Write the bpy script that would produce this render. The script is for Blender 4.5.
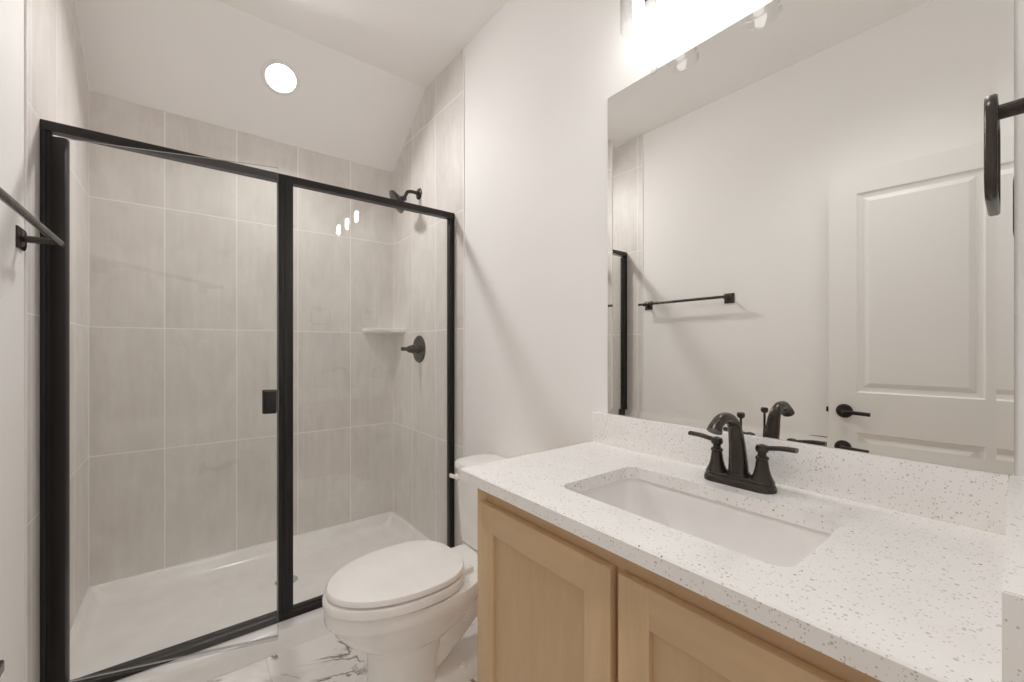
import bpy, bmesh, math, random
from mathutils import Vector, Matrix
R = math.radians
PI = math.pi
for o in list(bpy.data.objects):
    bpy.data.objects.remove(o)
SC = bpy.context.scene
COL = SC.collection

# ------------------------------------------------------------------ camera
cam_d = bpy.data.cameras.new('camera')
cam = bpy.data.objects.new('camera', cam_d)
COL.objects.link(cam)
cam.location = (0, 0, 1.2)
cam.rotation_euler = (R(90), 0, R(-38.033))
cam_d.sensor_width = 36.0
cam_d.lens = 417.5 * 36.0 / 1024.0
cam_d.shift_y = (348.14 - 341.0) / 1024.0
cam_d.clip_start = 0.01
SC.camera = cam

# ------------------------------------------------------------------ world, exposure, lights
SC.view_settings.view_transform = 'Standard'
SC.view_settings.look = 'None'
SC.view_settings.gamma = 1.0
SC.view_settings.use_curve_mapping = False
SC.view_settings.exposure = 0.15
SC.cycles.use_denoising = True
SC.cycles.max_bounces = 24
SC.cycles.diffuse_bounces = 20
SC.cycles.glossy_bounces = 8
SC.cycles.transparent_max_bounces = 24
SC.cycles.sample_clamp_indirect = 6.0
SC.cycles.caustics_reflective = False
SC.cycles.caustics_refractive = False

world = bpy.data.worlds.new('world')
SC.world = world
world.use_nodes = True
world.node_tree.nodes['Background'].inputs[0].default_value = (1.0, 0.97, 0.93, 1)
world.node_tree.nodes['Background'].inputs[1].default_value = 0.3

BULB = 35.0        # emission of each vanity bulb
CAN = 9.2         # watts of the recessed shower light
HALL_FILL = 7.0        # watts of the fill light added in the hallway, with no window behind it
TOP_FILL = 3.0         # watts of the fill light added under the ceiling, above the frame, no fixture
BULB_COL = (1.0, 0.975, 0.955)

hl = bpy.data.lights.new('hall_fill', 'AREA')  # unseen area light, added to lift the lower parts of the room
hl.shape = 'RECTANGLE'
hl.size = 1.3
hl.size_y = 1.5
hl.energy = HALL_FILL
hl.color = (1.0, 0.98, 0.96)
hlo = bpy.data.objects.new('hall_fill', hl)
hlo.location = (-0.55, -1.58, 1.40)
hlo.rotation_euler = (R(90), 0, 0)
COL.objects.link(hlo)

tl = bpy.data.lights.new('ceiling_fill', 'AREA')  # unseen area light, added to brighten counter, toilet lid and left wall
tl.shape = 'DISK'
tl.size = 0.45
tl.energy = TOP_FILL
tl.spread = R(115)
tl.color = (1.0, 0.985, 0.97)
tlo = bpy.data.objects.new('ceiling_fill', tl)
tlo.location = (0.34, 0.47, 2.735)
COL.objects.link(tlo)

# ------------------------------------------------------------------ measures
XL, XR = -0.3615, 1.1275           # left wall, vanity wall
YB = 2.76                         # shower back wall
ZC = 2.7436                       # flat ceiling
YS, ZS = 2.268, 2.407             # where the ceiling starts to slope, height at the back wall
TT = 0.004                        # tile thickness
YTR, YTL = 1.843, 1.800           # front edge of the tile on right / left wall
ZG = 0.6909                       # tile course line
YD = 1.945                        # shower front plane
CT = 0.8787                       # countertop height
def end_y(x):                     # room face of the doorway wall (slightly out of square)
    return 0.0185 - 0.0265 * (1.126 - x)

# ------------------------------------------------------------------ node helpers
def new_mat(name):
    m = bpy.data.materials.new(name)
    m.use_nodes = True
    nt = m.node_tree
    b = nt.nodes['Principled BSDF']
    return m, nt, b
def mth(nt, op, a, b=None, c=None):
    n = nt.nodes.new('ShaderNodeMath'); n.operation = op
    for i, v in enumerate((a, b, c)):
        if v is None: continue
        if isinstance(v, (int, float)): n.inputs[i].default_value = v
        else: nt.links.new(v, n.inputs[i])
    return n.outputs[0]
def mixc(nt, fac, a, b, blend='MIX'):
    n = nt.nodes.new('ShaderNodeMix'); n.data_type = 'RGBA'; n.blend_type = blend
    for s, v in ((n.inputs[0], fac), (n.inputs[6], a), (n.inputs[7], b)):
        if isinstance(v, (int, float)): s.default_value = v
        elif isinstance(v, tuple): s.default_value = (*v, 1) if len(v) == 3 else v
        else: nt.links.new(v, s)
    return n.outputs[2]
def coord(nt, scale=(1, 1, 1)):
    t = nt.nodes.new('ShaderNodeTexCoord')
    mp = nt.nodes.new('ShaderNodeMapping')
    nt.links.new(t.outputs['Object'], mp.inputs[0])
    mp.inputs['Scale'].default_value = scale
    return mp.outputs[0]
def noise(nt, vec, scale, detail=3, rough=0.5, dist=0.0):
    n = nt.nodes.new('ShaderNodeTexNoise')
    nt.links.new(vec, n.inputs['Vector'])
    n.inputs['Scale'].default_value = scale
    n.inputs['Detail'].default_value = detail
    n.inputs['Roughness'].default_value = rough
    n.inputs['Distortion'].default_value = dist
    return n.outputs['Fac']
def ramp(nt, fac, stops):
    n = nt.nodes.new('ShaderNodeMapRange')
    nt.links.new(fac, n.inputs[0])
    n.inputs[1].default_value, n.inputs[2].default_value = stops[0], stops[1]
    n.inputs[3].default_value, n.inputs[4].default_value = stops[2], stops[3]
    return n.outputs[0]
def bump(nt, b, height, strength, dist=0.001):
    n = nt.nodes.new('ShaderNodeBump')
    n.inputs['Strength'].default_value = strength
    n.inputs['Distance'].default_value = dist
    nt.links.new(height, n.inputs['Height'])
    nt.links.new(n.outputs[0], b.inputs['Normal'])

def plain(name, col, rough=0.5, metal=0.0, spec=0.5, coat=0.0):
    m, nt, b = new_mat(name)
    v = noise(nt, coord(nt), 9.0, 2)
    c = mixc(nt, ramp(nt, v, (0.3, 0.7, 0, 1)), tuple(x * 0.97 for x in col), tuple(min(1, x * 1.03) for x in col))
    nt.links.new(c, b.inputs['Base Color'])
    b.inputs['Roughness'].default_value = rough
    b.inputs['Metallic'].default_value = metal
    b.inputs['Specular IOR Level'].default_value = spec
    b.inputs['Coat Weight'].default_value = coat
    return m

def paint(name, col, tex=0.12, rough=0.6):
    m, nt, b = new_mat(name)
    co = coord(nt)
    v = noise(nt, co, 3.0, 2)
    c = mixc(nt, v, tuple(x * 0.985 for x in col), tuple(min(1, x * 1.015) for x in col))
    nt.links.new(c, b.inputs['Base Color'])
    b.inputs['Roughness'].default_value = rough
    b.inputs['Specular IOR Level'].default_value = 0.3
    bump(nt, b, noise(nt, co, 90.0, 2), tex, 0.002)
    return m

def tile_mat(name, axis, a0, aw):
    """12x24 stacked concrete-look tile: axis = horizontal world axis, a0 = one grout line, aw = width"""
    m, nt, b = new_mat(name)
    co = coord(nt)
    sp = nt.nodes.new('ShaderNodeSeparateXYZ')
    nt.links.new(co, sp.inputs[0])
    ua = mth(nt, 'DIVIDE', mth(nt, 'SUBTRACT', sp.outputs[axis], a0), aw)
    vb = mth(nt, 'DIVIDE', mth(nt, 'SUBTRACT', sp.outputs[2], ZG), 0.61)
    fa, fb = mth(nt, 'FRACT', ua), mth(nt, 'FRACT', vb)
    da = mth(nt, 'MULTIPLY', mth(nt, 'MINIMUM', fa, mth(nt, 'SUBTRACT', 1.0, fa)), aw)
    db = mth(nt, 'MULTIPLY', mth(nt, 'MINIMUM', fb, mth(nt, 'SUBTRACT', 1.0, fb)), 0.61)
    d = mth(nt, 'MINIMUM', da, db)
    grout = ramp(nt, d, (0.0022, 0.0032, 1, 0))
    cell = nt.nodes.new('ShaderNodeCombineXYZ')
    nt.links.new(mth(nt, 'FLOOR', ua), cell.inputs[0])
    nt.links.new(mth(nt, 'FLOOR', vb), cell.inputs[1])
    wn = nt.nodes.new('ShaderNodeTexWhiteNoise')
    nt.links.new(cell.outputs[0], wn.inputs['Vector'])
    off = nt.nodes.new('ShaderNodeVectorMath'); off.operation = 'MULTIPLY_ADD'
    nt.links.new(wn.outputs['Color'], off.inputs[0])
    off.inputs[1].default_value = (7, 7, 7)
    nt.links.new(co, off.inputs[2])
    st = nt.nodes.new('ShaderNodeMapping')
    nt.links.new(off.outputs[0], st.inputs[0])
    st.inputs['Scale'].default_value = (1.6, 1.6, 1.0)
    n1 = noise(nt, st.outputs[0], 4.5, 6, 0.62, 0.6)
    st2 = nt.nodes.new('ShaderNodeMapping')
    nt.links.new(off.outputs[0], st2.inputs[0])
    st2.inputs['Scale'].default_value = (7.0, 7.0, 0.8)
    n2 = noise(nt, st2.outputs[0], 5.0, 5, 0.6)
    n = mth(nt, 'ADD', mth(nt, 'MULTIPLY', n1, 0.65), mth(nt, 'MULTIPLY', n2, 0.35))
    f = ramp(nt, n, (0.34, 0.66, 0, 1))
    c = mixc(nt, f, TILE_A, TILE_B)
    tone = ramp(nt, wn.outputs['Value'], (0, 1, 0.97, 1.03))
    tv = nt.nodes.new('ShaderNodeCombineColor')
    for i in range(3): nt.links.new(tone, tv.inputs[i])
    c = mixc(nt, 1.0, c, tv.outputs[0], 'MULTIPLY')
    c = mixc(nt, grout, c, (0.93, 0.92, 0.91))
    nt.links.new(c, b.inputs['Base Color'])
    b.inputs['Roughness'].default_value = 0.42
    b.inputs['Specular IOR Level'].default_value = 0.4
    bump(nt, b, mth(nt, 'SUBTRACT', 1.0, grout), 0.4, 0.0015)
    return m

def glass_mat(name, tint=(0.985, 0.99, 0.985), refl=1.0):
    """clear pane: passes light straight through, reflects by Fresnel"""
    m = bpy.data.materials.new(name); m.use_nodes = True
    nt = m.node_tree
    nt.nodes.clear()
    out = nt.nodes.new('ShaderNodeOutputMaterial')
    tr = nt.nodes.new('ShaderNodeBsdfTransparent'); tr.inputs[0].default_value = (*tint, 1)
    gl = nt.nodes.new('ShaderNodeBsdfGlossy'); gl.inputs['Roughness'].default_value = 0.0
    ge = nt.nodes.new('ShaderNodeNewGeometry')
    dt = nt.nodes.new('ShaderNodeVectorMath'); dt.operation = 'DOT_PRODUCT'
    nt.links.new(ge.outputs['Normal'], dt.inputs[0]); nt.links.new(ge.outputs['Incoming'], dt.inputs[1])
    ic = mth(nt, 'SUBTRACT', 1.0, mth(nt, 'ABSOLUTE', dt.outputs['Value']))
    fr = mth(nt, 'ADD', 0.036, mth(nt, 'MULTIPLY', 0.96, mth(nt, 'POWER', ic, 5.0)))   # Schlick
    mx = nt.nodes.new('ShaderNodeMixShader')
    nt.links.new(mth(nt, 'MULTIPLY', fr, refl), mx.inputs[0])
    nt.links.new(tr.outputs[0], mx.inputs[1]); nt.links.new(gl.outputs[0], mx.inputs[2])
    nt.links.new(mx.outputs[0], out.inputs[0])
    return m
def emit_mat(name, col, s):
    m, nt, b = new_mat(name)
    b.inputs['Base Color'].default_value = (0.9, 0.9, 0.9, 1)
    b.inputs['Emission Color'].default_value = (*col, 1)
    b.inputs['Emission Strength'].default_value = s
    return m

TILE_A = (0.69, 0.655, 0.625)
TILE_B = (0.82, 0.79, 0.765)
WALL_C = (0.90, 0.892, 0.882)

M = {}
M['wall'] = paint('wall_paint', WALL_C)
M['ceiling'] = paint('ceiling_paint', (0.93, 0.922, 0.912), 0.2)
M['trim'] = paint('trim_paint', (0.88, 0.87, 0.86), 0.0, 0.35)
M['door'] = paint('door_paint', (0.88, 0.87, 0.855), 0.0, 0.35)
M['tile_x'] = tile_mat('tile_back', 0, -0.0825, 0.3067)
M['tile_y'] = tile_mat('tile_side', 1, 2.453, 0.3067)
M['ceramic'] = plain('ceramic_white', (0.87, 0.855, 0.84), 0.08, 0, 0.5)
M['seat'] = plain('seat_white', (0.88, 0.862, 0.848), 0.16, 0, 0.5)
M['acrylic'] = plain('acrylic_white', (0.87, 0.855, 0.84), 0.18, 0, 0.5)
M['black'] = plain('frame_black', (0.016, 0.014, 0.013), 0.38, 0.3, 0.5)
M['bronze'] = plain('dark_bronze', (0.062, 0.052, 0.045), 0.25, 0.65, 0.5)
M['chrome'] = plain('chrome', (0.7, 0.7, 0.7), 0.12, 1.0)
M['glass'] = glass_mat('shower_glass')
M['glass_edge'] = plain('glass_edge', (0.55, 0.56, 0.54), 0.1, 0, 0.8)
M['shade'] = glass_mat('shade_glass', (0.99, 0.99, 0.99), 0.9)
M['plastic'] = glass_mat('clear_plastic', (0.86, 0.86, 0.87), 1.2)
M['bulb'] = emit_mat('bulb_glow', BULB_COL, BULB)
M['can'] = emit_mat('led_lens', (1.0, 0.975, 0.955), 6.0)
M['dark'] = plain('dark_hole', (0.02, 0.02, 0.02), 0.6)
m, nt, b = new_mat('mirror_silver')
b.inputs['Base Color'].default_value = (0.93, 0.93, 0.91, 1)
b.inputs['Metallic'].default_value = 1.0
b.inputs['Roughness'].default_value = 0.0
M['mirror'] = m

def quartz():
    m, nt, b = new_mat('quartz')
    co = coord(nt)
    base = mixc(nt, ramp(nt, noise(nt, co, 14, 4), (0.35, 0.65, 0, 1)), (0.895, 0.88, 0.865), (0.925, 0.912, 0.90))
    c = base
    for sc, rad, prob, col in ((120, 0.24, 0.16, (0.60, 0.57, 0.54)), (190, 0.28, 0.30, (0.66, 0.635, 0.605)), (260, 0.30, 0.22, (0.62, 0.59, 0.56)),
                               (100, 0.17, 0.08, (0.30, 0.27, 0.24))):
        v = nt.nodes.new('ShaderNodeTexVoronoi')
        v.inputs['Scale'].default_value = sc
        nt.links.new(co, v.inputs['Vector'])
        s = nt.nodes.new('ShaderNodeSeparateColor')
        nt.links.new(v.outputs['Color'], s.inputs[0])
        pick = mth(nt, 'LESS_THAN', s.outputs[0], prob)
        size = mth(nt, 'MULTIPLY', mth(nt, 'ADD', s.outputs[1], 0.35), rad)
        near = mth(nt, 'LESS_THAN', v.outputs['Distance'], size)
        c = mixc(nt, mth(nt, 'MULTIPLY', pick, near), c, col)
    nt.links.new(c, b.inputs['Base Color'])
    b.inputs['Roughness'].default_value = 0.16
    return m
M['quartz'] = quartz()

def wood(name, scale, col_a, col_b):
    m, nt, b = new_mat(name)
    co = coord(nt, scale)
    n1 = noise(nt, co, 3.0, 6, 0.62, 0.8)
    n2 = noise(nt, co, 22.0, 3, 0.5)
    f = mth(nt, 'ADD', mth(nt, 'MULTIPLY', n1, 0.75), mth(nt, 'MULTIPLY', n2, 0.25))
    c = mixc(nt, ramp(nt, f, (0.3, 0.7, 0, 1)), col_a, col_b)
    nt.links.new(c, b.inputs['Base Color'])
    b.inputs['Roughness'].default_value = 0.38
    b.inputs['Specular IOR Level'].default_value = 0.35
    return m
WA, WB = (0.56, 0.39, 0.235), (0.68, 0.49, 0.30)
M['wood_v'] = wood('maple_upright', (6, 6, 0.8), WA, WB)
M['wood_h'] = wood('maple_level', (6, 0.8, 6), WA, WB)
M['wood_p'] = wood('maple_panel', (5, 5, 0.7), (0.54, 0.375, 0.225), (0.64, 0.455, 0.275))

def marble():
    m, nt, b = new_mat('marble_tile')
    co = coord(nt)
    sp = nt.nodes.new('ShaderNodeSeparateXYZ'); nt.links.new(co, sp.inputs[0])
    ua = mth(nt, 'DIVIDE', mth(nt, 'SUBTRACT', sp.outputs[0], 0.245), 0.61)
    vb = mth(nt, 'DIVIDE', mth(nt, 'SUBTRACT', sp.outputs[1], 1.26), 0.61)
    fa, fb = mth(nt, 'FRACT', ua), mth(nt, 'FRACT', vb)
    d = mth(nt, 'MINIMUM', mth(nt, 'MULTIPLY', mth(nt, 'MINIMUM', fa, mth(nt, 'SUBTRACT', 1.0, fa)), 0.61),
            mth(nt, 'MULTIPLY', mth(nt, 'MINIMUM', fb, mth(nt, 'SUBTRACT', 1.0, fb)), 0.61))
    grout = ramp(nt, d, (0.0015, 0.0028, 1, 0))
    cell = nt.nodes.new('ShaderNodeCombineXYZ')
    nt.links.new(mth(nt, 'FLOOR', ua), cell.inputs[0]); nt.links.new(mth(nt, 'FLOOR', vb), cell.inputs[1])
    wn = nt.nodes.new('ShaderNodeTexWhiteNoise'); nt.links.new(cell.outputs[0], wn.inputs['Vector'])
    off = nt.nodes.new('ShaderNodeVectorMath'); off.operation = 'MULTIPLY_ADD'
    nt.links.new(wn.outputs['Color'], off.inputs[0]); off.inputs[1].default_value = (5, 5, 5)
    nt.links.new(co, off.inputs[2])
    n = noise(nt, off.outputs[0], 3.2, 5, 0.55, 0.9)
    vein = ramp(nt, mth(nt, 'ABSOLUTE', mth(nt, 'SUBTRACT', n, 0.5)), (0.0, 0.022, 1, 0))
    gate = ramp(nt, noise(nt, off.outputs[0], 5.0, 2), (0.45, 0.55, 0, 1))
    soft = ramp(nt, mth(nt, 'ABSOLUTE', mth(nt, 'SUBTRACT', noise(nt, off.outputs[0], 2.0, 4, 0.6, 1.2), 0.5)), (0.0, 0.06, 0.5, 0))
    c = mixc(nt, soft, (0.87, 0.855, 0.835), (0.74, 0.71, 0.68))
    c = mixc(nt, mth(nt, 'MULTIPLY', vein, gate), c, (0.20, 0.155, 0.12))
    c = mixc(nt, grout, c, (0.72, 0.69, 0.66))
    nt.links.new(c, b.inputs['Base Color'])
    b.inputs['Roughness'].default_value = 0.32
    return m
M['marble'] = marble()
M['carpet'] = paint('hall_floor', (0.55, 0.50, 0.45), 0.3, 0.9)

# ------------------------------------------------------------------ mesh helpers
def merge(bm, tmp, mat=None):
    me = bpy.data.meshes.new('tmp')
    if mat is not None: tmp.transform(mat)
    tmp.to_mesh(me); tmp.free()
    bm.from_mesh(me)
    bpy.data.meshes.remove(me)
def box(bm, x0, x1, y0, y1, z0, z1, bev=0.0, seg=2, mat=None):
    t = bmesh.new()
    bmesh.ops.create_cube(t, size=1.0)
    for v in t.verts:
        v.co = Vector((x0 + (v.co.x + .5) * (x1 - x0), y0 + (v.co.y + .5) * (y1 - y0), z0 + (v.co.z + .5) * (z1 - z0)))
    if bev > 0:
        bmesh.ops.bevel(t, geom=list(t.edges), offset=bev, segments=seg, affect='EDGES', profile=0.5)
    merge(bm, t, mat)
def loft(bm, rings, cap0=True, cap1=True, closed=True):
    vs = [[bm.verts.new(p) for p in r] for r in rings]
    n = len(rings[0])
    for a, b_ in zip(vs, vs[1:]):
        for i in range(n if closed else n - 1):
            j = (i + 1) % n
            bm.faces.new((a[i], a[j], b_[j], b_[i]))
    if cap0: bm.faces.new(list(reversed(vs[0])))
    if cap1: bm.faces.new(vs[-1])
    return vs
def lathe(bm, prof, mat=None, n=32, cap0=True, cap1=True):
    t = bmesh.new()
    loft(t, [[(r * math.cos(2 * PI * i / n), r * math.sin(2 * PI * i / n), z) for i in range(n)] for r, z in prof], cap0, cap1)
    bmesh.ops.recalc_face_normals(t, faces=t.faces)
    merge(bm, t, mat)
def tube(bm, pts, rad, n=16, cap=True, squash=None):
    pts = [Vector(p) for p in pts]
    if isinstance(rad, (int, float)): rad = [rad] * len(pts)
    rings = []
    up = None
    for i, p in enumerate(pts):
        d = (pts[min(i + 1, len(pts) - 1)] - pts[max(i - 1, 0)]).normalized()
        if up is None:
            up = d.orthogonal().normalized()
            if abs(d.z) < 0.9: up = (Vector((0, 0, 1)) - d * d.z).normalized()
        else:
            up = (up - d * up.dot(d)).normalized()
        s = d.cross(up)
        a, b_ = (rad[i], rad[i]) if not isinstance(rad[i], tuple) else rad[i]
        rings.append([p + up * (a * math.cos(2 * PI * k / n)) + s * (b_ * math.sin(2 * PI * k / n)) for k in range(n)])
    t = bmesh.new()
    loft(t, rings, cap, cap)
    bmesh.ops.recalc_face_normals(t, faces=t.faces)
    merge(bm, t)
def smooth_path(pts, k=6):
    """Catmull-Rom through pts"""
    P = [Vector(p) for p in pts]
    P = [P[0] * 2 - P[1]] + P + [P[-1] * 2 - P[-2]]
    out = []
    for i in range(1, len(P) - 2):
        for s in range(k):
            t = s / k
            a, b_, c, d = P[i - 1], P[i], P[i + 1], P[i + 2]
            out.append(0.5 * ((2 * b_) + (c - a) * t + (2 * a - 5 * b_ + 4 * c - d) * t * t + (3 * b_ - a - 3 * c + d) * t ** 3))
    out.append(P[-2])
    return out
def rrect(x0, x1, y0, y1, z, r, n=6):
    pts = []
    for cx, cy, a in ((x1 - r, y1 - r, 0), (x0 + r, y1 - r, 90), (x0 + r, y0 + r, 180), (x1 - r, y0 + r, 270)):
        for i in range(n + 1):
            t = R(a + 90 * i / n)
            pts.append((cx + r * math.cos(t), cy + r * math.sin(t), z))
    return pts
def prism(bm, poly, z0, z1):
    loft(bm, [[(x, y, z0) for x, y in poly], [(x, y, z1) for x, y in poly]])
def build(name, bm, mat, parent=None, sharp=35, mats=None):
    bmesh.ops.recalc_face_normals(bm, faces=bm.faces)
    me = bpy.data.meshes.new(name)
    bm.to_mesh(me); bm.free()
    for p in me.polygons: p.use_smooth = True
    me.set_sharp_from_angle(angle=R(sharp))
    o = bpy.data.objects.new(name, me)
    COL.objects.link(o)
    for mm in (mats or [mat]): me.materials.append(mm)
    if parent is not None: o.parent = parent
    return o
def tag(o, label, cat, group=None):
    o['label'] = label; o['category'] = cat
    if group: o['group'] = group
    return o
def thing(name, label, cat, loc=(0, 0, 0), rz=0.0):
    o = bpy.data.objects.new(name, None)
    o.empty_display_size = 0.05
    COL.objects.link(o)
    o.location = loc; o.rotation_euler = (0, 0, rz)
    return tag(o, label, cat)
def struct(name, bm, mat, sharp=35):
    o = build(name, bm, mat, None, sharp)
    o['kind'] = 'structure'
    return o
def xf(loc, axis):
    """matrix that takes local +Z to axis, placed at loc"""
    return Matrix.Translation(Vector(loc)) @ Vector((0, 0, 1)).rotation_difference(Vector(axis)).to_matrix().to_4x4()

# ------------------------------------------------------------------ setting
T = 0.12
bm = bmesh.new(); box(bm, XL - T, XR + T, -0.12, YB + T, -0.1, 0.0); struct('floor', bm, M['marble'])
bm = bmesh.new()   # flat ceiling that slopes down over the shower
prof = [(-0.12, ZC), (YS, ZC), (YB + T, ZC - (YB + T - YS) * (ZC - ZS) / (YB - YS)), (YB + T, ZC + 0.12), (-0.12, ZC + 0.12)]
loft(bm, [[(XL - T, y, z) for y, z in prof], [(XR + T, y, z) for y, z in prof]])
struct('ceiling', bm, M['ceiling'], 10)
def side_wall(x0, x1, y0, y1):
    bm = bmesh.new(); box(bm, x0, x1, y0, y1, 0, ZC); return bm
struct('wall_right', side_wall(XR, XR + T, -0.12, YB), M['wall'])
struct('wall_left', side_wall(XL - T, XL, -0.12, YB), M['wall'])
bm = bmesh.new(); box(bm, XL - T, XR + T, YB, YB + T, 0, ZC); struct('wall_back', bm, M['tile_x'])
def tile_slab(x0, x1, ye):
    bm = bmesh.new()
    zs = lambda y: ZC if y <= YS else ZC - (y - YS) * (ZC - ZS) / (YB - YS)
    prof = [(ye, 0.0), (ye, ZC), (YS, ZC), (YB, zs(YB)), (YB, 0.0)]
    loft(bm, [[(x0, y, z) for y, z in prof], [(x1, y, z) for y, z in prof]])
    return bm
struct('wall_right_tile', tile_slab(XR - TT, XR, YTR), M['tile_y'])
struct('wall_left_tile', tile_slab(XL, XL + TT, YTL), M['tile_y'])
bm = bmesh.new()   # edge strips that finish the tile, and caulk along the sloped ceiling
box(bm, XR - TT - 0.001, XR, YTR - 0.007, YTR, 0.0, ZC, 0.0008)
struct('trim_1', bm, M['trim'])
bm = bmesh.new(); box(bm, XL, XL + TT + 0.001, YTL - 0.007, YTL, 0.0, ZC, 0.0008); struct('trim_2', bm, M['trim'])
bm = bmesh.new()   # caulk beads where the tile meets the ceiling
tube(bm, [(XL + TT, YB - 0.001, ZS), (XR - TT, YB - 0.001, ZS)], 0.0045, 8)
for x in (XL + TT, XR - TT):
    tube(bm, [(x, YB, ZS), (x, YS, ZC)], 0.004, 8)
    tube(bm, [(x, YS, ZC), (x, YTR, ZC)], 0.004, 8)
for x in (XL + TT, XR - TT):
    tube(bm, [(x, YB - 0.001, 0.09), (x, YB - 0.001, ZS)], 0.003, 8)
struct('trim_3', bm, M['trim'])
# doorway wall with the opening the camera stands in
OX0, OX1, OZ = -0.322, 0.31, 2.06
bm = bmesh.new()
prism(bm, [(OX1, -0.12), (XR, -0.12), (XR, end_y(XR)), (OX1, end_y(OX1))], 0, ZC)
prism(bm, [(XL, -0.12), (OX0, -0.12), (OX0, end_y(OX0)), (XL, end_y(XL))], 0, ZC)
prism(bm, [(OX0, -0.12), (OX1, -0.12), (OX1, end_y(OX1)), (OX0, end_y(OX0))], OZ, ZC)
struct('wall_front', bm, M['wall'])
# hallway behind the doorway
bm = bmesh.new(); box(bm, -1.3, 1.4, -1.62, -0.12, -0.1, 0.0); struct('floor_hall', bm, M['carpet'])
bm = bmesh.new(); box(bm, -1.3, 1.4, -1.62, -0.12, ZC, ZC + 0.1); struct('ceiling_hall', bm, M['ceiling'])
bm = bmesh.new(); box(bm, -1.3, 1.4, -1.74, -1.62, 0, ZC); struct('wall_hall_far', bm, M['wall'])
bm = bmesh.new(); box(bm, -1.42, -1.3, -1.62, -0.12, 0, ZC); struct('wall_hall_left', bm, M['wall'])
bm = bmesh.new(); box(bm, 1.4, 1.52, -1.62, -0.12, 0, ZC); struct('wall_hall_right', bm, M['wall'])
# baseboards
def baseboard(name, x0, x1, y0, y1):
    bm = bmesh.new(); box(bm, x0, x1, y0, y1, 0.0, 0.10, 0.004)
    struct(name, bm, M['trim'])
baseboard('baseboard_right', XR - 0.013, XR, 0.945, YTR - 0.008)
baseboard('baseboard_left', XL, XL + 0.013, 0.0, YTL - 0.008)

# ------------------------------------------------------------------ shower pan
pan = thing('shower_pan', 'white acrylic shower pan with raised curb on the tiled shower floor', 'shower pan')
bm = bmesh.new()
px0, px1, py1 = XL + TT, XR - TT, YB
rings = [rrect(px0, px1, 1.860, py1, 0.0, 0.004),
         rrect(px0, px1, 1.868, py1, 0.050, 0.004),
         rrect(px0, px1, 1.880, py1, 0.074, 0.004),
         rrect(px0, px1, 1.896, py1, 0.0805, 0.004),
         rrect(px0 + .004, px1 - .004, 1.968, py1 - .004, 0.0810, 0.006),
         rrect(px0 + .008, px1 - .008, 1.978, py1 - .008, 0.0815, 0.012),
         rrect(px0 + .013, px1 - .013, 1.985, py1 - .013, 0.0795, 0.016),
         rrect(px0 + .024, px1 - .024, 1.998, py1 - .024, 0.064, 0.024),
         rrect(px0 + .036, px1 - .036, 2.010, py1 - .036, 0.038, 0.034),
         rrect(px0 + .046, px1 - .046, 2.020, py1 - .046, 0.026, 0.042),
         rrect(px0 + .062, px1 - .062, 2.036, py1 - .062, 0.021, 0.050)]
for k, z in ((0.4, 0.0195), (0.75, 0.0180), (0.93, 0.0170)):
    cx, cy = 0.384, 2.38
    rings.append([(x + (cx - x) * k, y + (cy - y) * k, z) for x, y, _ in rrect(px0 + .062, px1 - .062, 2.036, py1 - .062, 0.0, 0.05)])
loft(bm, rings)
build('basin', bm, M['acrylic'], pan, 30)
bm = bmesh.new(); lathe(bm, [(0.001, 0.0185), (0.045, 0.0185), (0.052, 0.0175)], Matrix.Translation((0.405, 2.38, 0)), cap0=False, cap1=False)
build('drain', bm, M['chrome'], pan)

# ------------------------------------------------------------------ shower enclosure
enc = thing('shower_enclosure', 'black framed glass shower enclosure with its door standing ajar', 'shower enclosure')
bm = bmesh.new()   # header, round-topped bar
hp = [(-0.017, 1.884), (0.017, 1.884), (0.017, 1.905), (0.012, 1.916), (0.0, 1.920), (-0.012, 1.916), (-0.017, 1.905)]
loft(bm, [[(x, YD + y, z) for y, z in hp] for x in (px0, px1)])
build('header', bm, M['black'], enc, 40)
bm = bmesh.new()
sp_ = [(-0.019, 0.0815), (0.020, 0.0815), (0.020, 0.110), (0.014, 0.116), (-0.008, 0.116), (-0.012, 0.108), (-0.019, 0.104)]
loft(bm, [[(x, YD + y, z) for y, z in sp_] for x in (px0, px1)])
build('sill', bm, M['black'], enc, 30)
bm = bmesh.new()
box(bm, px0, px0 + 0.012, YD - 0.016, YD + 0.016, 0.116, 1.884, 0.002)
box(bm, px0 + 0.011, px0 + 0.024, YD - 0.012, YD + 0.012, 0.116, 1.884, 0.002)
build('jamb', bm, M['black'], enc)
bm = bmesh.new()
box(bm, px1 - 0.030, px1, YD - 0.016, YD + 0.016, 0.116, 1.884, 0.003)
build('jamb', bm, M['black'], enc)
bm = bmesh.new()
box(bm, 0.297, 0.354, YD - 0.014, YD + 0.014, 0.116, 1.884, 0.002)
box(bm, 0.305, 0.318, YD - 0.0165, YD - 0.012, 0.116, 1.884, 0.001)
box(bm, 0.322, 0.346, YD - 0.0165, YD - 0.012, 0.116, 1.884, 0.001)
build('post', bm, M['black'], enc)
def pane(name, x0, x1, y, z0, z1, parent, th=0.006):
    bm = bmesh.new(); box(bm, x0, x1, y - th / 2, y + th / 2, z0, z1)
    o = build(name, bm, None, parent, mats=[M['glass'], M['glass_edge']])
    for p in o.data.polygons:
        if abs(p.normal.y) < 0.5: p.material_index = 1
    return o
pane('fixed_pane', 0.352, px1 - 0.028, YD, 0.114, 1.886, enc)
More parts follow.
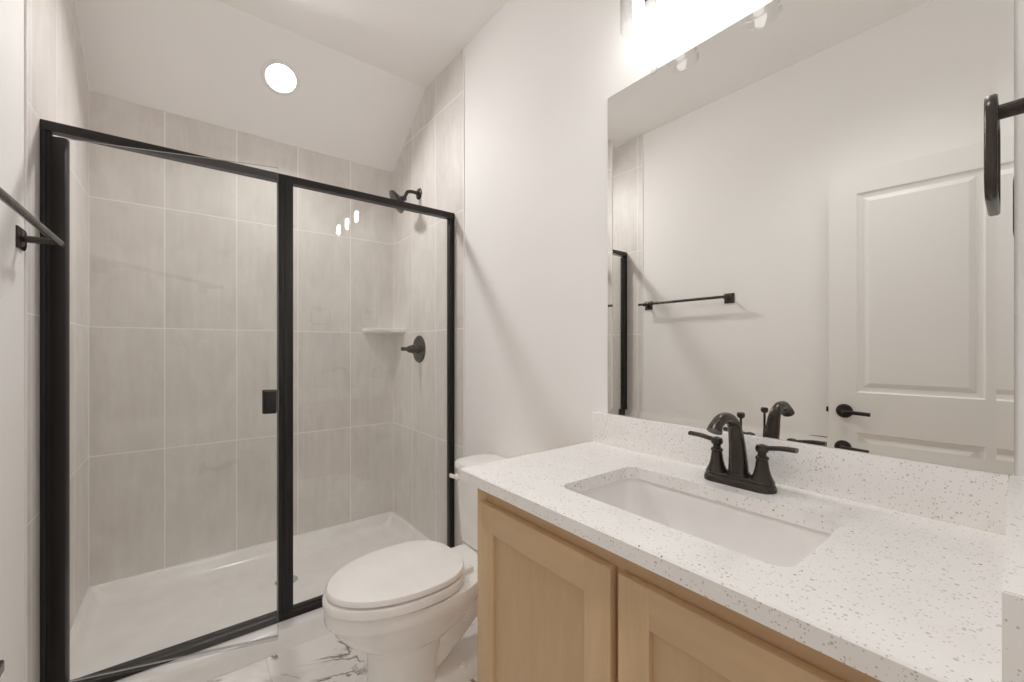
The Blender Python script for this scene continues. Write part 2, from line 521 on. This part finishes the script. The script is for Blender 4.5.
# door, hinged on the left jamb, swung out 17 degrees
door = bpy.data.objects.new('door', None); COL.objects.link(door); door.parent = enc
door.location = (px0 + 0.026, YD - 0.004, 0); door.rotation_euler = (0, 0, R(-17.0))
bm = bmesh.new(); box(bm, 0.0, 0.036, -0.014, 0.012, 0.122, 1.868, 0.002); build('hinge_stile', bm, M['black'], door)
pane('door_pane', 0.030, 0.630, 0.0, 0.130, 1.870, door, 0.008)
bm = bmesh.new(); box(bm, 0.034, 0.630, -0.006, 0.006, 0.1195, 0.133, 0.001); build('sweep', bm, M['plastic'], door)
bm = bmesh.new()
for s in (-1, 1):
    box(bm, 0.580, 0.620, s * 0.006 - 0.002, s * 0.006 + 0.002, 0.960, 1.046, 0.001)
    box(bm, 0.586, 0.629, min(s * 0.006, s * 0.036), max(s * 0.006, s * 0.036), 0.962, 1.044, 0.004)
build('handle', bm, M['black'], door)

# ------------------------------------------------------------------ shower fittings
bm = bmesh.new()   # corner shelf
def shelf_ring(z, r):
    pts = [(px1, YB), (px1, YB - r)]
    for i in range(1, 8):
        t = i / 8
        b_ = 0.012 * math.sin(PI * t)
        pts.append((px1 - r * t - b_ * 0.7, YB - r * (1 - t) - b_ * 0.7))
    pts.append((px1 - r, YB))
    return [(x, y, z) for x, y in pts]
loft(bm, [shelf_ring(1.303, 0.200), shelf_ring(1.307, 0.208), shelf_ring(1.323, 0.210), shelf_ring(1.326, 0.205)])
tag(build('corner_shelf', bm, M['ceramic'], None, 50), 'small white corner shelf on the tile beside the shower valve', 'shelf')

sv = thing('shower_valve', 'dark bronze round shower valve trim with lever on the right tile wall', 'shower valve', (px1, 2.352, 1.194))
ax = (-1, 0, 0)
bm = bmesh.new(); lathe(bm, [(0.083, 0.0), (0.083, 0.004), (0.078, 0.009), (0.045, 0.014), (0.036, 0.015)], xf((0, 0, 0), ax), 48); build('escutcheon', bm, M['bronze'], sv)
bm = bmesh.new()
lathe(bm, [(0.030, 0.012), (0.031, 0.024), (0.027, 0.034), (0.026, 0.050), (0.022, 0.058), (0.020, 0.072), (0.015, 0.078)], xf((0, 0, 0), ax))
build('hub', bm, M['bronze'], sv)
bm = bmesh.new()
tube(bm, [(-0.072, 0, 0), (-0.090, 0, 0.001), (-0.108, 0.004, 0.002), (-0.116, 0.006, 0.002)], [0.012, 0.011, 0.013, 0.009], 14)
build('lever', bm, M['bronze'], sv)

sh = thing('overhead_shower', 'dark bronze shower head on a short bent arm high on the tile', 'shower head', (px1, 2.352, 2.139))
bm = bmesh.new(); lathe(bm, [(0.034, 0.0), (0.034, 0.005), (0.030, 0.009), (0.014, 0.012)], xf((0, 0, 0), ax)); build('flange', bm, M['bronze'], sh)
bm = bmesh.new()
tube(bm, smooth_path([(-0.004, 0, 0), (-0.045, 0, 0.003), (-0.075, 0, -0.004), (-0.088, 0, -0.024), (-0.097, 0, -0.044)], 5), 0.0105, 14)
build('arm', bm, M['bronze'], sh)
hd = Vector((-0.83, 0.20, -0.52)).normalized()
bm = bmesh.new()
lathe(bm, [(0.013, -0.004), (0.017, 0.006), (0.017, 0.014), (0.022, 0.022), (0.046, 0.040), (0.066, 0.050), (0.070, 0.056), (0.069, 0.064), (0.060, 0.067), (0.020, 0.066)],
      xf((-0.093, 0, -0.044), hd), 36)
build('head', bm, M['bronze'], sh)

# recessed light in the sloped ceiling
nrm = Vector((0, -(ZC - ZS), -(YB - YS))).normalized()
ly = 2.462
lz = ZC - (ly - YS) * (ZC - ZS) / (YB - YS)
rl = thing('recessed_light', 'round white recessed light glowing in the sloped shower ceiling', 'ceiling light', (0.393, ly, lz))
bm = bmesh.new(); lathe(bm, [(0.090, 0.0), (0.089, 0.004), (0.072, 0.007), (0.070, 0.004)], xf((0, 0, 0), nrm), 40, True, False); build('trim_ring', bm, M['trim'], rl)
bm = bmesh.new(); lathe(bm, [(0.071, 0.0042), (0.0005, 0.0048)], xf((0, 0, 0), nrm), 32, False, True); build('lens', bm, M['can'], rl)
cl = bpy.data.lights.new('recessed_lamp', 'AREA')
cl.shape = 'DISK'; cl.size = 0.15; cl.energy = CAN; cl.spread = R(152); cl.color = (1.0, 0.975, 0.955)
clo = bpy.data.objects.new('recessed_lamp', cl)
clo.location = Vector((0.393, ly, lz)) + nrm * 0.009
clo.rotation_euler = Vector((0, 0, -1)).rotation_difference(nrm).to_euler()
COL.objects.link(clo)

# ------------------------------------------------------------------ left wall: towel bar, paper holder
def square_post(bm_plate, bm_post, base, axis, length, half=0.026):
    t = bmesh.new()
    loft(t, [[(sx * h, sy * h, z) for sx, sy in ((-1, -1), (1, -1), (1, 1), (-1, 1))] for h, z in ((half, 0.0), (half, 0.004), (half * 0.9, 0.007), (half * 0.62, 0.011))])
    merge(bm_plate, t, xf(base, axis))
    if bm_post is not None:
        lathe(bm_post, [(0.010, 0.008), (0.0095, length)], xf(base, axis), 16)
tb = thing('towel_bar', 'dark bronze towel bar with square end plates on the left wall', 'towel bar', (XL, 1.745, 1.503))
L2 = -0.56
for y in (0.0, L2):
    bp = bmesh.new(); bq = bmesh.new()
    square_post(bp, bq, (0, y, 0), (1, 0, 0), 0.068, 0.030)
    build('wall_plate', bp, M['bronze'], tb)
    build('post', bq, M['bronze'], tb)
bm = bmesh.new()
tube(bm, [(0.072, 0.030, 0.004), (0.072, 0.0, 0.004), (0.072, L2, 0.004), (0.072, L2 - 0.030, 0.004)], 0.0088, 16)
for y in (0.030, L2 - 0.030):
    s = 1 if y > 0 else -1
    lathe(bm, [(0.0095, 0.0), (0.0095, 0.005), (0.007, 0.007)], xf((0.072, y, 0.004), (0, s, 0)), 16)
build('bar', bm, M['bronze'], tb)

ph = thing('paper_holder', 'dark bronze paper holder arm low on the left wall at photo edge', 'toilet paper holder', (XL, 1.190, 0.600))
bp = bmesh.new(); bq = bmesh.new()
square_post(bp, bq, (0, 0, 0), (1, 0, 0), 0.075)
build('wall_plate', bp, M['bronze'], ph)
build('post', bq, M['bronze'], ph)
bm = bmesh.new()
box(bm, 0.070, 0.092, -0.150, 0.028, -0.012, 0.012, 0.005, 3)
build('arm', bm, M['bronze'], ph)

# ------------------------------------------------------------------ vanity cabinet
CF, CY0, CY1 = 0.616, 0.024, 0.938      # face frame plane, ends
vc = thing('vanity_cabinet', 'light maple vanity cabinet with two shaker doors under the countertop', 'cabinet', (0, 0, 0))
for a in (CY1 - 0.016, CY0):
    bm = bmesh.new(); box(bm, CF + 0.018, XR - 0.002, a, a + 0.016, 0.0, CT - 0.0301, 0.001)
    build('side_panel', bm, M['wood_v'], vc)
bm = bmesh.new()
box(bm, CF + 0.018, XR - 0.02, CY0 + 0.016, CY1 - 0.016, 0.10, 0.116)
build('bottom_shelf', bm, M['wood_h'], vc)
for a, b_ in ((CY1 - 0.040, CY1), (CY0, CY0 + 0.040), (0.449, 0.490)):
    bm = bmesh.new(); box(bm, CF, CF + 0.019, a, b_, 0.10, CT - 0.0301, 0.001)
    build('face_stile', bm, M['wood_v'], vc)
for a, b_ in ((CY0 + 0.040, 0.449), (0.490, CY1 - 0.040)):
    for z0, z1 in ((CT - 0.075, CT - 0.0301), (0.10, 0.14)):
        bm = bmesh.new(); box(bm, CF + 0.0003, CF + 0.019, a, b_, z0, z1)
        build('face_rail', bm, M['wood_h'], vc)
bm = bmesh.new(); box(bm, CF + 0.07, CF + 0.085, CY0 + 0.016, CY1 - 0.016, 0.0, 0.10); build('toe_kick', bm, M['wood_h'], vc)
def shaker(y0, y1, z0, z1):
    d = bpy.data.objects.new('cabinet_door', None); COL.objects.link(d); d.parent = vc
    d.location = (CF, (y0 + y1) / 2, (z0 + z1) / 2)
    hw, hh, th, st = (y1 - y0) / 2, (z1 - z0) / 2, 0.019, 0.062
    for s in (-1, 1):
        bm = bmesh.new()
        box(bm, -th - 0.001, -0.001, min(s * hw, s * (hw - st)), max(s * hw, s * (hw - st)), -hh, hh, 0.0016)
        build('stile', bm, M['wood_v'], d)
    for s in (-1, 1):
        bm = bmesh.new()
        box(bm, -th - 0.0008, -0.0012, -hw + st - 0.001, hw - st + 0.001, min(s * hh, s * (hh - st - 0.006)), max(s * hh, s * (hh - st - 0.006)), 0.0014)
        build('rail', bm, M['wood_h'], d)
    bm = bmesh.new(); box(bm, -0.011, -0.003, -hw + st - 0.004, hw - st + 0.004, -hh + st, hh - st)
    build('door_panel', bm, M['wood_p'], d)
shaker(0.478, 0.902, 0.125, 0.806)
shaker(0.040, 0.461, 0.125, 0.806)

# countertop with the sink cutout
SX0, SX1, SY0, SY1 = 0.685, 0.960, 0.227, 0.699
CXF, CYL, CYR = 0.578, 0.9666, 0.0165
bm = bmesh.new()
def with_hole(bm, z0, z1, bev=0.003):
    N = 6
    inner = rrect(SX0, SX1, SY0, SY1, 0, 0.030, N)
    outer = rrect(CXF, XR, CYR, CYL, 0, 0.002, N)
    lay = {}
    for nm, ring, z in (('ot', outer, z1), ('ob', outer, z0), ('it', inner, z1), ('ib', inner, z0)):
        lay[nm] = [bm.verts.new((x, y, z)) for x, y, _ in ring]
    rim = [bm.verts.new((x, y, z1 - bev)) for x, y, _ in rrect(CXF - 0.0, XR, CYR, CYL, 0, 0.002, N)]
    ins = [bm.verts.new((x, y, z1)) for x, y, _ in rrect(CXF + bev, XR - 0.0005, CYR + 0.0005, CYL - bev, 0, 0.002, N)]
    n = len(inner)
    for i in range(n):
        j = (i + 1) % n
        bm.faces.new((lay['it'][i], lay['it'][j], ins[j], ins[i]))
        bm.faces.new((ins[i], ins[j], rim[j], rim[i]))
        bm.faces.new((rim[i], rim[j], lay['ob'][j], lay['ob'][i]))
        bm.faces.new((lay['ob'][i], lay['ob'][j], lay['ib'][j], lay['ib'][i]))
        bm.faces.new((lay['ib'][i], lay['ib'][j], lay['it'][j], lay['it'][i]))
    for v in lay['ot']: bm.verts.remove(v)
with_hole(bm, CT - 0.030, CT)
tag(build('countertop', bm, M['quartz'], None, 25), 'white speckled quartz countertop with a sink cutout on the maple vanity', 'countertop')
bm = bmesh.new(); box(bm, XR - 0.020, XR - 0.0002, 0.0392, CYL, CT, 0.9808, 0.001)
tag(build('backsplash', bm, M['quartz'], None, 30), 'low speckled quartz backsplash strip under the mirror', 'backsplash')
bm = bmesh.new()
prism(bm, [(CXF + 0.004, 0.0245), (CXF + 0.004, 0.0042), (XR - 0.0002, 0.0190), (XR - 0.0002, 0.0395)], CT, 0.9808)
bmesh.ops.bevel(bm, geom=list(bm.edges), offset=0.0015, segments=2, affect='EDGES')
tag(build('side_splash', bm, M['quartz'], None, 30), 'short speckled quartz side splash at the right end of the countertop', 'side splash')

# undermount sink
sk = thing('sink', 'white rectangular undermount sink set into the quartz countertop', 'sink')
bm = bmesh.new()
zt = CT - 0.0303
rings = []
def sr(d, z, r): return rrect(SX0 - d, SX1 + d, SY0 - d, SY1 + d, z, r)
rings += [sr(0.022, zt - 0.012, 0.045), sr(0.022, zt, 0.045), sr(0.004, zt, 0.034), sr(0.003, zt - 0.004, 0.033), sr(-0.001, zt - 0.05, 0.034), sr(-0.008, zt - 0.095, 0.040),
          sr(-0.020, zt - 0.118, 0.048), sr(-0.042, zt - 0.130, 0.052)]
cx, cy = 0.825, 0.463
base = sr(-0.042, 0, 0.052)
for k, dz in ((0.4, 0.1335), (0.8, 0.137)):
    rings.append([(x + (cx - x) * k, y + (cy - y) * k, zt - dz) for x, y, _ in base])
rings_out = [[(x + (cx - x) * k, y + (cy - y) * k, z) for x, y, _ in sr(-0.0, 0, 0.04)] for k, z in ((0.9, zt - 0.15), (0.25, zt - 0.146), (0.02, zt - 0.10))]
rings_out.append(sr(0.008, zt - 0.03, 0.04))
loft(bm, rings_out + rings)
build('bowl', bm, M['ceramic'], sk, 40)
bm = bmesh.new(); lathe(bm, [(0.030, 0.0), (0.029, 0.003), (0.018, 0.002), (0.016, 0.006), (0.002, 0.008)], Matrix.Translation((cx, cy, zt - 0.1365))); build('drain', bm, M['bronze'], sk)

# ------------------------------------------------------------------ faucet
fc = thing('faucet', 'oil-rubbed bronze two-handle faucet behind the sink', 'faucet', (1.028, 0.4465, CT))
bm = bmesh.new()
def stad(hx, hy, z, n=10):   # stadium outline along Y
    return [(hx * math.cos(PI * i / n), hy - hx + hx * math.sin(PI * i / n), z) for i in range(n + 1)] + \
           [(-hx * math.cos(PI * i / n), -(hy - hx) - hx * math.sin(PI * i / n), z) for i in range(n + 1)]
loft(bm, [stad(0.029, 0.080, 0.0002), stad(0.029, 0.080, 0.008), stad(0.027, 0.078, 0.013), stad(0.0255, 0.0765, 0.015), stad(0.0255, 0.0765, 0.021), stad(0.022, 0.073, 0.024)])
build('base_plate', bm, M['bronze'], fc)
bm = bmesh.new()
path = smooth_path([(0.0, 0, 0.020), (-0.003, 0, 0.060), (-0.010, 0, 0.105), (-0.024, 0, 0.142), (-0.048, 0, 0.160), (-0.082, 0, 0.163), (-0.107, 0, 0.152), (-0.117, 0, 0.139)], 5)
n = len(path)
rad = []
for i in range(n):
    t = i / (n - 1)
    r = 0.0225 - 0.0097 * min(1, t / 0.5) if t < 0.5 else 0.0128
    if t > 0.85: r = 0.0128 + 0.0035 * (t - 0.85) / 0.15
    rad.append(r)
tube(bm, path, rad, 20)
lathe(bm, [(0.027, 0.018), (0.027, 0.024), (0.024, 0.030)], None, 24)
build('spout', bm, M['bronze'], fc)
for s in (-1, 1):
    h = bpy.data.objects.new('handle', None); COL.objects.link(h); h.parent = fc; h.location = (0, s * 0.051, 0.022)
    bm = bmesh.new()
    lathe(bm, [(0.0235, -0.004), (0.0235, 0.002), (0.0215, 0.006), (0.0180, 0.014), (0.0148, 0.026), (0.0128, 0.040), (0.0120, 0.047), (0.0138, 0.049), (0.0138, 0.053), (0.0095, 0.056), (0.0080, 0.066)], None, 24)
    lathe(bm, [(0.0085, 0.062), (0.0125, 0.066), (0.0140, 0.072), (0.0120, 0.079), (0.004, 0.082)], None, 20)
    build('handle_body', bm, M['bronze'], h)
    bm = bmesh.new()
    tube(bm, smooth_path([(0, 0, 0.073), (0.000, s * 0.020, 0.076), (-0.001, s * 0.042, 0.0795), (-0.002, s * 0.069, 0.0805)], 4),
         [(0.006, 0.008)] * 2 + [(0.0055, 0.0075)] * 5 + [(0.0055, 0.009)] * 4 + [(0.0055, 0.010)] * 2, 14)
    build('lever', bm, M['bronze'], h)
bm = bmesh.new()
lathe(bm, [(0.0028, 0.0), (0.0028, 0.142), (0.0070, 0.144), (0.0088, 0.148), (0.0088, 0.154), (0.006, 0.157)], Matrix.Translation((0.026, 0.006, 0.010)), 14)
lathe(bm, [(0.006, 0.010), (0.006, 0.020), (0.003, 0.022)], Matrix.Translation((0.026, 0.006, 0.010)), 14)
build('lift_rod', bm, M['bronze'], fc)

# ------------------------------------------------------------------ mirror, bevelled edge
mr = thing('mirror', 'large frameless rectangular mirror on the wall above the backsplash', 'mirror')
MY0, MY1, MZ0, MZ1 = 0.0335, 0.9098, 0.9810, 2.0421
bm = bmesh.new()
bw, tilt = 0.020, math.tan(R(3.6))
xm = XR - 0.005
def mring(d, x): return [(x, MY0 + d, MZ0 + d), (x, MY1 - d, MZ0 + d), (x, MY1 - d, MZ1 - d), (x, MY0 + d, MZ1 - d)]
loft(bm, [mring(0, XR - 0.0003), mring(0, xm - bw * tilt), mring(bw, xm)])
o = build('mirror_glass', bm, None, mr, 0.1, mats=[M['mirror'], M['glass_edge']])
for p in o.data.polygons:
    p.use_smooth = False
    if abs(p.normal.x) < 0.3: p.material_index = 1
for yy in (0.735, 0.21):
    bm = bmesh.new()
    lathe(bm, [(0.011, 0.0), (0.011, 0.0085), (0.008, 0.0105), (0.003, 0.0110)], xf((XR - 0.0002, yy, MZ1 + 0.004), (-1, 0, 0)), 20)
    build('clip', bm, M['seat'], mr)

# ------------------------------------------------------------------ vanity light, three clear cylinder shades
vl = thing('vanity_light', 'three-light vanity fixture with clear cylinder glass shades above the mirror', 'wall light', (XR, 0.480, 2.31))
bm = bmesh.new(); box(bm, -0.022, -0.0002, -0.31, 0.31, -0.035, 0.035, 0.004); build('back_plate', bm, M['bronze'], vl)
for y in (0.230, 0.0, -0.230):
    lx = -0.119
    bm = bmesh.new()
    tube(bm, smooth_path([(-0.018, y, 0), (-0.07, y, 0.004), (lx + 0.015, y, 0.0), (lx, y, -0.015), (lx, y, -0.03)], 4), 0.008, 12)
    build('arm', bm, M['bronze'], vl)
    bm = bmesh.new(); lathe(bm, [(0.012, -0.015), (0.024, -0.022), (0.026, -0.050), (0.032, -0.054), (0.032, -0.060), (0.022, -0.062), (0.020, -0.085)], Matrix.Translation((lx, y, 0)), 24)
    build('socket', bm, M['bronze'], vl)
    sb = bmesh.new()
    lathe(sb, [(0.0330, -0.0580), (0.0500, -0.0605), (0.0500, -0.204), (0.0485, -0.2055), (0.0470, -0.204), (0.0470, -0.0605)], Matrix.Translation((lx, y, 0)), 40, False, False)
    build('shade', sb, M['shade'], vl)
    bb = bmesh.new()
    lathe(bb, [(0.012, -0.086), (0.0145, -0.100), (0.0150, -0.150), (0.012, -0.163), (0.004, -0.169)], Matrix.Translation((lx, y, 0)), 14)
    build('bulb', bb, M['bulb'], vl)

# ------------------------------------------------------------------ towel ring on the doorway wall
RX = 0.917
tr = thing('towel_ring', 'dark bronze towel ring hanging at the right edge beside the mirror', 'towel ring', (RX, end_y(RX), 1.537), R(1.52))
bp = bmesh.new(); square_post(bp, None, (0, 0, 0), (0, 1, 0), 0.05, 0.022); bp.transform(Matrix.Scale(0.4, 4, (0, 1, 0))); build('wall_plate', bp, M['bronze'], tr)
bq = bmesh.new(); lathe(bq, [(0.0105, 0.002), (0.0100, 0.038)], xf((0, 0, 0), (0, 1, 0)), 20); build('post', bq, M['bronze'], tr)
bm = bmesh.new()
loop = [(x, z) for x, z, _ in rrect(-0.075, 0.075, -0.130, 0.001, 0, 0.026, 6)]
t = bmesh.new()
rings = []
nl = len(loop)
cxr, czr = 0.0, -0.063
sec = [(q * 0.92, w * 0.92) for q, w in ((0.0065, -0.004), (0.0065, 0.004), (0.004, 0.0065), (-0.004, 0.0065), (-0.0065, 0.004), (-0.0065, -0.004), (-0.004, -0.0065), (0.004, -0.0065))]
for i, (x, z) in enumerate(loop):
    a, b_ = loop[i - 1], loop[(i + 1) % nl]
    d = Vector((b_[0] - a[0], b_[1] - a[1])).normalized()
    nx, nz = d.y, -d.x
    rings.append([(x + nx * p, 0.034 + q, z + nz * p) for p, q in sec])
rings.append(rings[0])
loft(t, rings, False, False)
bmesh.ops.remove_doubles(t, verts=t.verts, dist=1e-6)
merge(bm, t)
build('ring', bm, M['bronze'], tr, 50)

# ------------------------------------------------------------------ toilet (faces away from the vanity wall)
TY = 1.390
tl_ = thing('toilet', 'white elongated toilet with closed lid between vanity and shower', 'toilet', (XR, TY, 0), R(180))
# local x = distance from the wall, y = sideways
def egg(ub, uf, hw, z, n=40, ex=2.0, eb=2.6, wid=0.42):
    um = ub + (uf - ub) * wid
    pts = []
    for i in range(n):
        a = 2 * PI * i / n
        c, s = math.cos(a), math.sin(a)
        e = ex if c >= 0 else eb
        x = (uf - um if c >= 0 else um - ub) * math.copysign(abs(c) ** (2 / e), c)
        y = hw * math.copysign(abs(s) ** (2 / e), s)
        pts.append((um + x, y, z))
    return pts
bm = bmesh.new()
loft(bm, [egg(.41, .668, .107, 0.0), egg(.41, .666, .106, .012), egg(.415, .654, .100, .03), egg(.41, .648, .097, .09), egg(.40, .648, .098, .165), egg(.395, .652, .101, .195),
          egg(.36, .672, .121, .213), egg(.31, .722, .150, .250), egg(.26, .758, .171, .296), egg(.245, .770, .177, .316),
          egg(.24, .780, .180, .325), egg(.24, .784, .182, .332), egg(.24, .784, .182, .366), egg(.245, .780, .179, .3725), egg(.27, .73, .155, .3730)])
# rear deck under the tank
loft(bm, [rrect(.03, .34, -.085, .085, .20, .04), rrect(.025, .36, -.105, .105, .28, .045), rrect(.02, .37, -.125, .125, .338, .05), rrect(.02, .37, -.128, .128, .369, .05), rrect(.026, .365, -.122, .122, .3748, .046)])
# trapway and rear foot
tube(bm, smooth_path([(.52, 0, .07), (.42, 0, .11), (.33, 0, .175), (.25, 0, .235), (.17, 0, .245), (.12, 0, .17), (.11, 0, .03)], 5), [(.062, .078)] * 31, 20)
loft(bm, [rrect(.09, .46, -.108, .108, 0.0, .05), rrect(.09, .46, -.107, .107, .022, .05), rrect(.10, .46, -.098, .098, .038, .05), rrect(.12, .46, -.07, .07, .050, .05)])
build('bowl', bm, M['ceramic'], tl_, 40)
bm = bmesh.new()
loft(bm, [egg(.36, .75, .15, .3768), egg(.324, .778, .174, .3770), egg(.318, .788, .184, .3815), egg(.318, .788, .184, .402), egg(.322, .783, .180, .408), egg(.34, .75, .161, .4085)])
build('seat', bm, M['seat'], tl_, 40)
bm = bmesh.new()
loft(bm, [egg(.36, .74, .14, .4128), egg(.326, .770, .172, .4130), egg(.320, .779, .179, .416), egg(.320, .779, .179, .426), egg(.324, .774, .176, .432), egg(.345, .745, .153, .4345), egg(.43, .63, .07, .436)])
build('lid', bm, M['seat'], tl_, 40)
for s in (-1, 1):
    bm = bmesh.new(); box(bm, .288, .334, s * .078 - .012, s * .078 + .012, .3735, .396, .006, 3); build('lid_hinge', bm, M['seat'], tl_)
    bm = bmesh.new(); lathe(bm, [(.015, .030), (.015, .046), (.011, .055), (.003, .058)], Matrix.Translation((.331, s * .083, 0)), 18); build('bolt_cap', bm, M['seat'], tl_)
bm = bmesh.new()
loft(bm, [rrect(.035, .185, -.160, .160, .3735, .045), rrect(.024, .205, -.178, .178, .387, .055), rrect(.020, .214, -.188, .188, .54, .058), rrect(.018, .220, -.194, .194, .690, .060)])
build('tank', bm, M['ceramic'], tl_, 40)
bm = bmesh.new()
loft(bm, [rrect(.014, .224, -.198, .198, .6905, .062), rrect(.010, .229, -.203, .203, .695, .066), rrect(.010, .229, -.203, .203, .708, .066), rrect(.016, .224, -.198, .198, .717, .062), rrect(.04, .20, -.17, .17, .721, .05)])
build('tank_lid', bm, M['ceramic'], tl_, 40)
bm = bmesh.new()
lathe(bm, [(.013, 0), (.013, .012), (.009, .016)], xf((.2165, -.140, .658), (1, 0, 0)), 18)
tube(bm, smooth_path([(.229, -.140, .658), (.233, -.155, .657), (.230, -.188, .652)], 4), [(.009, .0045)] * 9, 12)
build('flush_lever', bm, M['seat'], tl_)

# ------------------------------------------------------------------ the room door, folded back against the left wall
dr = bpy.data.objects.new('door_1', None); COL.objects.link(dr); dr['kind'] = 'structure'
dr['label'] = 'white two-panel door open against the left wall, seen in the mirror'
DWD, DZ0, DZ1 = 0.620, 0.012, 2.035
# local x runs from the free edge to the hinge edge, local y points into the room
dvec = Vector((-0.094, -1.0, 0)).normalized()
dr.matrix_world = Matrix.Translation((-0.253, 0.660, 0)) @ Matrix(((dvec.x, -dvec.y, 0, 0), (dvec.y, dvec.x, 0, 0), (0, 0, 1, 0), (0, 0, 0, 1)))
def door_leaf():
    bm = bmesh.new()
    panels = [(0.107, DWD - 0.107, 0.990, 1.933), (0.107, DWD - 0.107, 0.20, 0.800)]
    def face(y, sgn):
        xs = [0, 0.107, DWD - 0.107, DWD]
        zs = [DZ0, 0.20, 0.800, 0.990, 1.933, DZ1]
        for i in range(3):
            for j in range(5):
                if i == 1 and j in (1, 3): continue
                bm.faces.new([bm.verts.new(p) for p in ((xs[i], y, zs[j]), (xs[i + 1], y, zs[j]), (xs[i + 1], y, zs[j + 1]), (xs[i], y, zs[j + 1]))])
        for x0, x1, z0, z1 in panels:
            R4 = lambda d, h: [(x0 + d, y - sgn * h, z0 + d), (x1 - d, y - sgn * h, z0 + d), (x1 - d, y - sgn * h, z1 - d), (x0 + d, y - sgn * h, z1 - d)]
            loft(bm, [R4(0, 0), R4(0.006, 0.007), R4(0.022, 0.010), R4(0.026, 0.010), R4(0.046, 0.003)], False, True)
    face(0.0, 1); face(-0.035, -1)
    for a, b_ in (((0, DZ0), (0, DZ1)), ((DWD, DZ0), (DWD, DZ1)), ((0, DZ0), (DWD, DZ0)), ((0, DZ1), (DWD, DZ1))):
        bm.faces.new([bm.verts.new(p) for p in ((a[0], 0, a[1]), (b_[0], 0, b_[1]), (b_[0], -0.035, b_[1]), (a[0], -0.035, a[1]))])
    bmesh.ops.remove_doubles(bm, verts=bm.verts, dist=1e-5)
    return bm
build('leaf', door_leaf(), M['door'], dr, 12)
for s in (1, -1):
    hd_ = bpy.data.objects.new('handle', None); COL.objects.link(hd_); hd_.parent = dr
    hd_.location = (0.062, 0.0 if s > 0 else -0.035, 0.898)
    bm = bmesh.new(); lathe(bm, [(0.033, 0.0), (0.033, 0.004), (0.028, 0.010), (0.012, 0.013), (0.010, 0.040)], xf((0, 0, 0), (0, s, 0)), 32); build('rosette', bm, M['black'], hd_)
    bm = bmesh.new()
    e = 0.046 if s > 0 else 0.040
    tube(bm, smooth_path([(0, s * 0.034, 0), (0.004, s * e, 0), (0.03, s * e, -0.001), (0.10, s * e, -0.004)], 4), [(0.009, 0.007)] * 13, 12)
    build('lever', bm, M['black'], hd_)
bm = bmesh.new(); box(bm, -0.0015, 0.0, -0.030, -0.005, 0.870, 0.927, 0.0004); box(bm, -0.012, -0.001, -0.024, -0.011, 0.886, 0.910, 0.002)
build('latch', bm, M['black'], dr)
for z in (0.25, 1.02, 1.80):
    bm = bmesh.new(); lathe(bm, [(0.006, z - 0.045), (0.006, z + 0.045)], Matrix.Translation((DWD + 0.006, -0.030, 0)), 12)
    build('hinge', bm, M['black'], dr)
